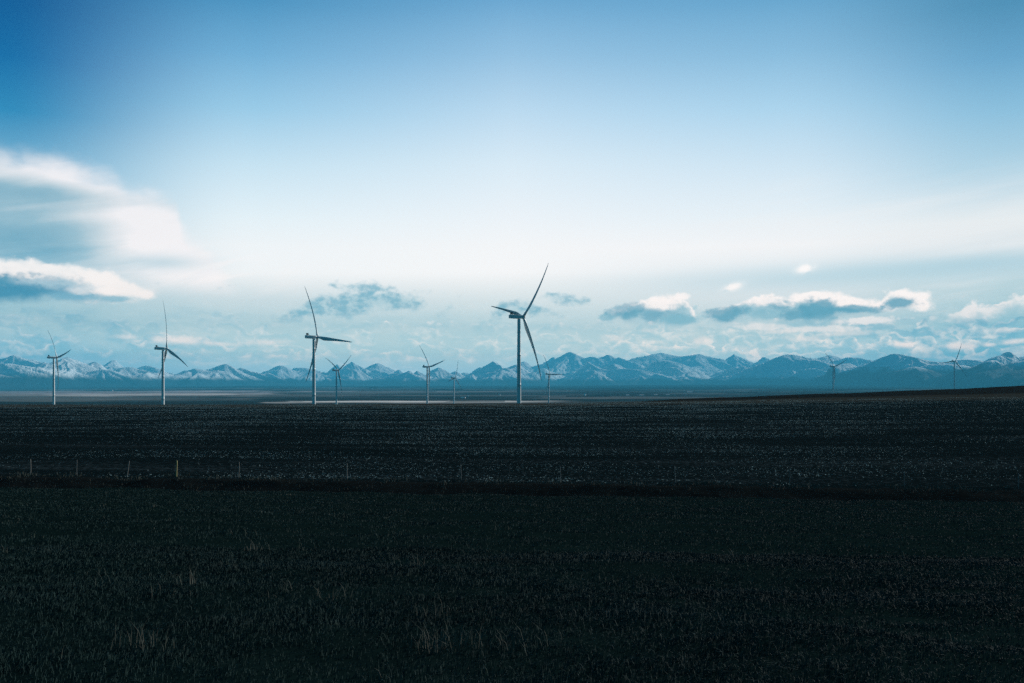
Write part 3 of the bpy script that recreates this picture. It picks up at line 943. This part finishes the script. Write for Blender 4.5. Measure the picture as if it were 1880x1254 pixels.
def build_fence():
    steel = mat_plainc('weathered_steel', (0.10, 0.11, 0.11, 1), (0.26, 0.27, 0.26, 1), 6)
    wood = mat_plainc('grey_post_wood', (0.12, 0.12, 0.11, 1), (0.30, 0.29, 0.26, 1), 5)
    yel = mat_plainc('yellowed_post', (0.34, 0.28, 0.12, 1), (0.50, 0.42, 0.22, 1), 6)
    wire = mat_plainc('fence_wire', (0.03, 0.03, 0.03, 1), (0.07, 0.07, 0.07, 1), 2, 0.6)
    root = empty('fence', (0, 81.6, zc(ground_z(0, 81.6))))
    tag(root, 'sagging wire fence on thin uneven posts along the edge of the stubble field', 'fence')
    o0 = root.location
    # post column in the photo, top row relative to base (px), lean, material
    spec = [(-180, 26, 0, 's'), (-100, 26, .05, 's'), (-20, 26, 0, 'w'), (56, 28, 0.01, 'w'), (141, 27, 0.0, 's'), (233, 28, 0.16, 'w'), (324, 29, 0.02, 'y'), (438, 28, 0.03, 'w'),
            (637, 28, -0.01, 'w'), (847, 29, -0.04, 's'), (1029, 28, -0.02, 's'), (1240, 30, -0.06, 's'), (1450, 30, 0.0, 's'),
            (1660, 28, 0.02, 's'), (1870, 28, 0, 's'), (2080, 28, 0, 's')]
    tops = []
    for px, hp, lean, k in spec:
        t = (px - 940) / F
        y = 81.7 / (1 + QS * t); x = y * t
        z = ground_z(x, y)
        h = hp / F * y
        r = {'s': 0.028, 'w': 0.042, 'y': 0.06}[k]
        mb = MB(); n = 10
        rings = []
        for s in np.linspace(-0.3 / h, 1, 8):
            c = (x + lean * s * h + 0.01 * math.sin(s * 5 + px), y + 0.01 * math.cos(s * 4 + px), zc(z) + s * h)
            rr = r * (1.08 - 0.14 * s)
            rings.append([(c[0] - o0.x + rr * math.cos(2 * math.pi * i / n), c[1] - o0.y + rr * math.sin(2 * math.pi * i / n), c[2] - o0.z) for i in range(n)])
        top = rings[-1]
        cen = [sum(q[i] for q in top) / n for i in range(3)]
        rings.append([(cen[0] + (q[0] - cen[0]) * .6, cen[1] + (q[1] - cen[1]) * .6, q[2] + 0.02) for q in top])
        mb.loft(rings)
        o = mb.build('post', {'s': steel, 'w': wood, 'y': yel}[k], root, True)
        if k == 'y':
            o['label'] = 'yellowed fence post brighter than its neighbours'
        elif abs(lean) > 0.1:
            o['label'] = 'grey fence post leaning to the right'
        tops.append((x, y, zc(z), lean, h))
    for s in (0.35, 0.62, 0.9):
        mb = MB()
        for (a, b2) in zip(tops[:-1], tops[1:]):
            rings = []
            for u in np.linspace(0, 1, 7):
                sag = -0.06 * 4 * u * (1 - u)
                p0 = (a[0] + a[3] * s * a[4], a[1], a[2] + s * a[4]); p1 = (b2[0] + b2[3] * s * b2[4], b2[1], b2[2] + s * b2[4])
                c = [p0[i] * (1 - u) + p1[i] * u for i in range(3)]
                r = 0.0025
                rings.append([(c[0] - o0.x, c[1] - o0.y - 0.05 + r * math.cos(w), c[2] - o0.z + sag + r * math.sin(w)) for w in (0, 2.1, 4.2)])
            mb.loft(rings)
        mb.build('wire', wire, root)


def hit(px, py, d0=2500, d1=33000):
    """Farthest-facing ground point seen at a photo pixel."""
    ds = np.exp(np.linspace(math.log(d0), math.log(d1), 900))
    zs = z_far(ds * (px - 940) / F, ds)
    ray = ds * (HY - py) / F
    w = np.where(zs >= ray)[0]
    d = ds[w[0]] if len(w) else 12000.0
    x = d * (px - 940) / F
    return x, d, float(z_far(np.array([x]), np.array([d]))[0])


def build_farms():
    wall_w = mat_plainc('white_sheet_wall', (0.70, 0.72, 0.72, 1), (0.82, 0.83, 0.82, 1), 0.2)
    roof_m = mat_plainc('pale_metal_roof', (0.55, 0.58, 0.60, 1), (0.75, 0.77, 0.78, 1), 0.2)
    spec = [(205, 718, 5, 1.6, 'white farm shed standing alone on the plain between the two leftmost turbines'),
            (850, 731, 9, 2.2, 'long white farm shed on the plain to the left of the largest turbine'),
            (859, 727.5, 4, 1.5, 'small white barn just behind the long shed left of the largest turbine'),
            (917, 726, 3, 2.0, 'white farmhouse on the plain just left of the largest tower'),
            (1074, 726.5, 3, 4.0, 'bright white tall grain building on the plain right of the largest turbine'),
            (1266, 720.5, 10, 1.4, 'long low pale shed on the bluish plain, upper one of the row'),
            (1152, 726, 6, 1.2, 'pale low barn, first from the left in a row along the plain'),
            (1178, 726, 8, 1.2, 'pale low barn, second from the left in a row along the plain'),
            (1204, 725.5, 7, 1.2, 'pale low barn, third from the left in a row along the plain'),
            (1226, 725.5, 7, 1.2, 'pale low barn, last on the right in a row along the plain'),
            (683, 713.5, 3, 1.2, 'tiny pale barn beside the dark trees on the skyline'),
            (1622, 713, 4, 1.2, 'pale shed on the plain between the two rightmost turbines')]
    for px, py, wp, hp, lab in spec:
        x, d, z = hit(px, py)
        w = wp / F * d; h = hp / F * d; dp = max(10.0, w * 0.4)
        t = empty('farm_building', (x, d, zc(z)))
        t.rotation_euler = (0, 0, random.uniform(-.3, .3))
        tag(t, lab, 'farm building', 'farm buildings on the plain')
        mb = MB(); eh = h * 0.62
        mb.add([(-w / 2, -dp / 2, -2), (w / 2, -dp / 2, -2), (w / 2, dp / 2, -2), (-w / 2, dp / 2, -2), (-w / 2, -dp / 2, eh), (w / 2, -dp / 2, eh), (w / 2, dp / 2, eh), (-w / 2, dp / 2, eh),
                (-w / 2, 0, h - .2), (w / 2, 0, h - .2)],
               [(0, 1, 5, 4), (1, 2, 6, 9, 5), (2, 3, 7, 6), (3, 0, 4, 8, 7)])
        mb.build('wall', wall_w, t)
        mb = MB(); e = 0.5
        mb.add([(-w / 2 - e, -dp / 2 - e, eh - .2), (w / 2 + e, -dp / 2 - e, eh - .2), (w / 2 + e, 0, h), (-w / 2 - e, 0, h), (-w / 2 - e, dp / 2 + e, eh - .2), (w / 2 + e, dp / 2 + e, eh - .2),
                (-w / 2 - e, -dp / 2 - e, eh + .15), (w / 2 + e, -dp / 2 - e, eh + .15), (w / 2 + e, 0, h + .35), (-w / 2 - e, 0, h + .35), (-w / 2 - e, dp / 2 + e, eh + .15), (w / 2 + e, dp / 2 + e, eh + .15)],
               [(6, 7, 8, 9), (9, 8, 11, 10), (3, 2, 1, 0), (4, 5, 2, 3), (0, 1, 7, 6), (10, 11, 5, 4), (0, 6, 9, 3), (3, 9, 10, 4), (1, 2, 8, 7), (2, 5, 11, 8)])
        mb.build('roof', roof_m, t)
    # far shelterbelts: masses of leafless and evergreen trees, built as many small leaf clumps
    leaf = mat_plainc('dark_evergreen', (0.010, 0.018, 0.018, 1), (0.030, 0.042, 0.038, 1), 0.3, 0.95)
    for px0, px1, py, hp in ((678, 690, 713, 2.6), (706, 738, 712.5, 2.4), (795, 850, 716, 1.6), (180, 240, 717, 1.3), (1040, 1120, 728, 1.5), (420, 520, 710.5, 1.5), (300, 420, 712, 1.2), (1500, 1640, 716, 1.4)):
        x, d, z = hit((px0 + px1) / 2, py)
        n = int((px1 - px0) * 26)
        u = rng.random(n)
        xs = ((px0 + (px1 - px0) * u) - 940) / F * d
        ys = d + rng.normal(0, 40, n)
        hh = hp / F * d * (0.45 + 0.55 * np.abs(np.sin(u * 37 + px0)) * rng.random(n))
        zs = z_far(xs, ys) + hh * rng.random(n) ** 0.7
        V, Fc = [], []
        s = hp / F * d * 0.28
        P = np.stack([xs, ys, zc(zs)], -1)
        Q = P[:, None, :] + rng.normal(0, s, (n, 4, 3))
        V = Q.reshape(-1, 3)
        b = np.arange(n)[:, None] * 4
        Fc = np.concatenate([b + np.array([[0, 1, 2]]), b + np.array([[0, 2, 3]]), b + np.array([[0, 3, 1]]), b + np.array([[1, 3, 2]])])
        o = link('trees', raw_mesh('trees', V, Fc, [leaf]))
        tag(o, 'dark distant belt of trees across the plain', 'trees', kind='stuff')


# ------------------------------------------------------------------ grass and straw
def mat_grass():
    m, g, b = new_mat('grass_blades')
    geo = g.new('ShaderNodeNewGeometry')
    n = g.noise(geo.outputs['Position'], 0.55, 5, 0.65)
    n2 = g.noise(geo.outputs['Position'], 14.0, 2, 0.5)
    c = g.ramp(n * 0.55 + n2 * 0.45, [(0.30, (0.007, 0.022, 0.0215, 1)), (0.52, (0.013, 0.040, 0.038, 1)), (0.70, (0.030, 0.064, 0.060, 1))])
    g.link(c, b.inputs['Base Color']); b.inputs['Roughness'].default_value = 0.8
    b.inputs['Specular IOR Level'].default_value = 0.15
    return m


def blades(P, h, w, lean_dir, lean, mat, name):
    """Tapered, bent blades: 5 vertices each."""
    n = len(P)
    a = rng.random(n) * 2 * np.pi
    sx, sy = np.cos(a), np.sin(a)
    lx, ly = np.cos(lean_dir) * lean * h, np.sin(lean_dir) * lean * h
    z0 = P[:, 2]
    V = np.empty((n, 5, 3))
    V[:, 0] = np.stack([P[:, 0] - sx * w, P[:, 1] - sy * w, z0 - 0.02], -1)
    V[:, 1] = np.stack([P[:, 0] + sx * w, P[:, 1] + sy * w, z0 - 0.02], -1)
    V[:, 2] = np.stack([P[:, 0] - sx * w * .7 + lx * .35, P[:, 1] - sy * w * .7 + ly * .35, z0 + h * .55], -1)
    V[:, 3] = np.stack([P[:, 0] + sx * w * .7 + lx * .35, P[:, 1] + sy * w * .7 + ly * .35, z0 + h * .55], -1)
    V[:, 4] = np.stack([P[:, 0] + lx, P[:, 1] + ly, z0 + h * np.sqrt(np.clip(1 - lean * lean * .35, .2, 1))], -1)
    b = np.arange(n)[:, None] * 5
    Fc = np.concatenate([b + np.array([[0, 1, 3]]), b + np.array([[0, 3, 2]]), b + np.array([[2, 3, 4]])])
    return link(name, raw_mesh(name, V.reshape(-1, 3), Fc, [mat]))


def scatter_meadow(n, d0, d1, pw):
    u = rng.random(n)
    d = (d0 ** pw + u * (d1 ** pw - d0 ** pw)) ** (1 / pw)
    t = rng.uniform(-0.60, 0.60, n)
    return d * t, d


def build_grass():
    gm = mat_grass()
    xs, ys = [], []
    for n, d0, d1, pw in ((250000, 4.5, 18, 1.25), (260000, 16, 73, 1.1)):
        x, y = scatter_meadow(n, d0, d1, pw)
        xs.append(x); ys.append(y)
    x = np.concatenate(xs); y = np.concatenate(ys)
    q = y + QS * x
    k = (q < 67.3)
    # the sward thins out in patches
    dens = fbm(x / 3.2, y / 2.2, 4, 71)
    k &= (rng.random(len(x)) < np.clip(0.85 + dens * 0.9, 0.5, 1))
    x, y, dens = x[k], y[k], dens[k]
    z = zc(z_near(x, y))
    P = np.stack([x, y, z], -1)
    h = (0.022 + 0.042 * rng.random(len(x)) ** 2.2) * np.clip(1 + dens * 0.8, 0.6, 1.4)
    w = 0.0011 + 0.00027 * y * (0.7 + 0.6 * rng.random(len(x)))
    ld = rng.normal(R(25), 1.1, len(x)); lean = np.clip(rng.normal(0.75, 0.35, len(x)), 0.05, 1.5)
    o = blades(P, h, w, ld, lean, gm, 'grass')
    tag(o, 'short dark grass covering the near slope', 'grass', kind='stuff')
    # taller dead stems in loose tufts
    dead, g, b = new_mat('dead_grass')
    geo = g.new('ShaderNodeNewGeometry')
    n = g.noise(geo.outputs['Position'], 1.7, 3, 0.6)
    g.link(g.ramp(n, [(0.35, (0.030, 0.060, 0.052, 1)), (0.65, (0.12, 0.125, 0.105, 1))]), b.inputs['Base Color'])
    b.inputs['Roughness'].default_value = 0.8; b.inputs['Specular IOR Level'].default_value = 0.1
    nt = 260
    tx, ty = scatter_meadow(nt, 5.5, 66, 1.35)
    # tufts that stand out in the photograph
    extra = [(465, 1010, 14), (470, 985, 8), (560, 1010, 8), (270, 1190, 16), (800, 1195, 26), (850, 1190, 14), (945, 1188, 9), (340, 1075, 9),
             (205, 1075, 8), (625, 1100, 9), (760, 1040, 12), (520, 1085, 7), (1355, 1030, 6), (1440, 1200, 6), (795, 1130, 6), (1000, 1180, 6)]
    px_, py_, pn = [], [], []
    for ex, ey, cnt in extra:
        s = (ey - HY) / F
        dd = np.linspace(5, 66, 800)
        zz = z_near(dd * (ex - 940) / F, dd)
        i = np.argmin(np.abs(zz + s * dd)); d = dd[i]
        px_.append(d * (ex - 940) / F); py_.append(d); pn.append(cnt)
    cnt = np.concatenate([rng.integers(4, 22, nt), np.array(pn) * 3])
    cx = np.concatenate([tx, np.array(px_)]); cy = np.concatenate([ty, np.array(py_)])
    big = np.concatenate([rng.uniform(0.45, 0.85, nt), np.full(len(pn), 1.25)])
    rep = np.repeat(np.arange(len(cnt)), cnt)
    x = cx[rep] + rng.normal(0, 0.09, len(rep)) * (1 + cy[rep] * 0.02); y = cy[rep] + rng.normal(0, 0.09, len(rep))
    k = (y + QS * x) < 67.3
    x, y, rep = x[k], y[k], rep[k]
    P = np.stack([x, y, zc(z_near(x, y))], -1)
    h = (0.07 + 0.13 * rng.random(len(x)) ** 1.5) * big[rep]
    w = 0.0010 + 0.00020 * y
    ld = rng.normal(R(20), 0.9, len(x)) + np.where(rng.random(len(x)) < 0.5, np.pi, 0); lean = np.clip(rng.normal(0.45, 0.25, len(x)), 0.0, 0.9)
    o = blades(P, h, w, ld, lean, dead, 'dead_grass')
    tag(o, 'pale dead stems standing in loose tufts over the short grass', 'grass', kind='stuff')
    # rank grass on the lip of the ditch and along the fence
    n = 15000
    t = rng.uniform(-0.62, 0.62, n)
    pick = rng.random(n)
    q = np.where(pick < 0.3, rng.normal(79.9, 0.5, n), np.where(pick < 0.55, rng.normal(78.2, 0.9, n), rng.normal(81.3, 0.8, n)))
    y = q / (1 + QS * t); x = y * t
    dn = fbm(x / 2.2, y / 2.0, 3, 91)
    k = rng.random(n) < np.clip(dn * 2.4 + 0.35, 0, 1)
    x, y, dn = x[k], y[k], dn[k]
    z = np.array([ground_z(a, c) for a, c in zip(x, y)])
    P = np.stack([x, y, zc(z)], -1)
    h = (0.08 + 0.22 * rng.random(len(x))) * np.clip(0.7 + dn * 1.5, 0.4, 1.6)
    o = blades(P, h, np.full(len(x), 0.014), rng.normal(0, 1.5, len(x)), rng.random(len(x)) * .7, dead, 'roadside_grass')
    tag(o, 'ragged grass growing along the foot of the wire fence', 'grass', kind='stuff')


def build_straw():
    m, g, b = new_mat('bleached_straw')
    geo = g.new('ShaderNodeNewGeometry')
    n = g.noise(geo.outputs['Position'], 3.0, 3, 0.6)
    col = g.ramp(n, [(0.35, (0.12, 0.21, 0.235, 1)), (0.65, (0.50, 0.69, 0.72, 1))])
    df = g.new('ShaderNodeBsdfDiffuse'); tr = g.new('ShaderNodeBsdfTranslucent'); mx = g.new('ShaderNodeMixShader')
    g.link(col, df.inputs[0]); g.link(col, tr.inputs[0]); mx.inputs[0].default_value = 0.5
    g.link(df.outputs[0], mx.inputs[1]); g.link(tr.outputs[0], mx.inputs[2])
    g.link(mx.outputs[0], m.node_tree.nodes['Material Output'].inputs['Surface'])
    N = 420000
    u = rng.random(N)
    d = (78 ** 1.55 + u * (470 ** 1.55 - 78 ** 1.55)) ** (1 / 1.55)
    t = rng.uniform(-0.62, 0.62, N)
    x = d * t; y = d
    q = y + QS * x
    sw = fbm(x / 60.0, q / 7.0, 4, 301); pa = fbm(x / 26.0, q / 16.0, 3, 333)
    k = (q > 81.0) & (rng.random(N) < np.clip(0.34 + sw * 1.2 + pa * 1.3, 0.03, 1.0) * np.interp(t, [-0.5, -0.3, 0.18, 0.45], [0.6, 1.0, 1.0, 0.35]))
    x, y = x[k], y[k]
    n = len(x)
    z = zc(np.where(y + QS * x < 86, 0, 0) + z_far(x, y))
    L = (0.035 + 0.085 * rng.random(n) ** 2.5) * (0.75 + y / 420.0)
    hgt = (0.012 + 0.030 * rng.random(n) ** 1.5) * (0.8 + y / 330.0)
    a = rng.normal(0, 0.5, n)
    ca, sa = np.cos(a), np.sin(a)
    wd = hgt * 0.8
    V = np.empty((n, 4, 3))
    V[:, 0] = np.stack([x - ca * L, y - sa * L, z - .01], -1)
    V[:, 1] = np.stack([x + ca * L, y + sa * L, z - .01], -1)
    V[:, 2] = np.stack([x - sa * wd, y + ca * wd, z + hgt * .5], -1)
    V[:, 3] = np.stack([x + ca * L * rng.normal(0, .4, n), y, z + hgt], -1)
    bb = np.arange(n)[:, None] * 4
    Fc = np.concatenate([bb + np.array([[0, 1, 3]]), bb + np.array([[1, 2, 3]])])
    o = link('straw', raw_mesh('straw', V.reshape(-1, 3), Fc, [m]))
    tag(o, 'pale chopped straw lying in swaths over the dark stubble field', 'straw', kind='stuff')


# ------------------------------------------------------------------ haze, light, camera
HAZE = dict(density=2.7e-5, color=(0.11, 0.66, 0.96, 1))


def build_haze():
    mb = MB(); mb.box(-62000, 62000, -1500, 58500, -95, 1950)
    m = bpy.data.materials.new('haze_air'); m.use_nodes = True
    nt = m.node_tree
    for n in list(nt.nodes):
        nt.nodes.remove(n)
    v = nt.nodes.new('ShaderNodeVolumePrincipled'); o = nt.nodes.new('ShaderNodeOutputMaterial')
    v.inputs['Density'].default_value = HAZE['density']
    v.inputs['Color'].default_value = HAZE['color']
    v.inputs['Anisotropy'].default_value = 0.0
    nt.links.new(v.outputs[0], o.inputs['Volume'])
    ob = mb.build('haze', m)
    tag(ob, kind='stuff')


def build_light_camera():
    sd = bpy.data.lights.new('sun', 'SUN'); sd.energy = 4.6; sd.angle = R(0.5); sd.color = (1.0, 0.95, 0.88)
    so = bpy.data.objects.new('sun', sd); COL.objects.link(so)
    so.rotation_euler = (R(90 - SUN_EL), 0, R(180 - SUN_AZ))
    cd = bpy.data.cameras.new('camera'); co = bpy.data.objects.new('camera', cd); COL.objects.link(co)
    cd.sensor_width = 36.0; cd.lens = F / 1880 * 36.0
    cd.shift_y = (HY - 627.0) / 1880.0
    cd.clip_start = 0.1; cd.clip_end = 200000
    co.location = (0, 0, EYE); co.rotation_euler = (R(90), 0, 0)
    scene.camera = co


build_world()
build_ground()
build_mountains()
build_turbines()
build_fence()
build_farms()
build_grass()
build_straw()
build_haze()
build_light_camera()
vs = scene.view_settings
vs.view_transform = 'Standard'; vs.look = 'None'; vs.exposure = 0.0; vs.gamma = 1.0
cy = scene.cycles
cy.max_bounces = 5; cy.diffuse_bounces = 2; cy.glossy_bounces = 2; cy.transmission_bounces = 2
cy.volume_bounces = 1
cy.use_denoising = False          # the fine render grain is close to the photograph's own
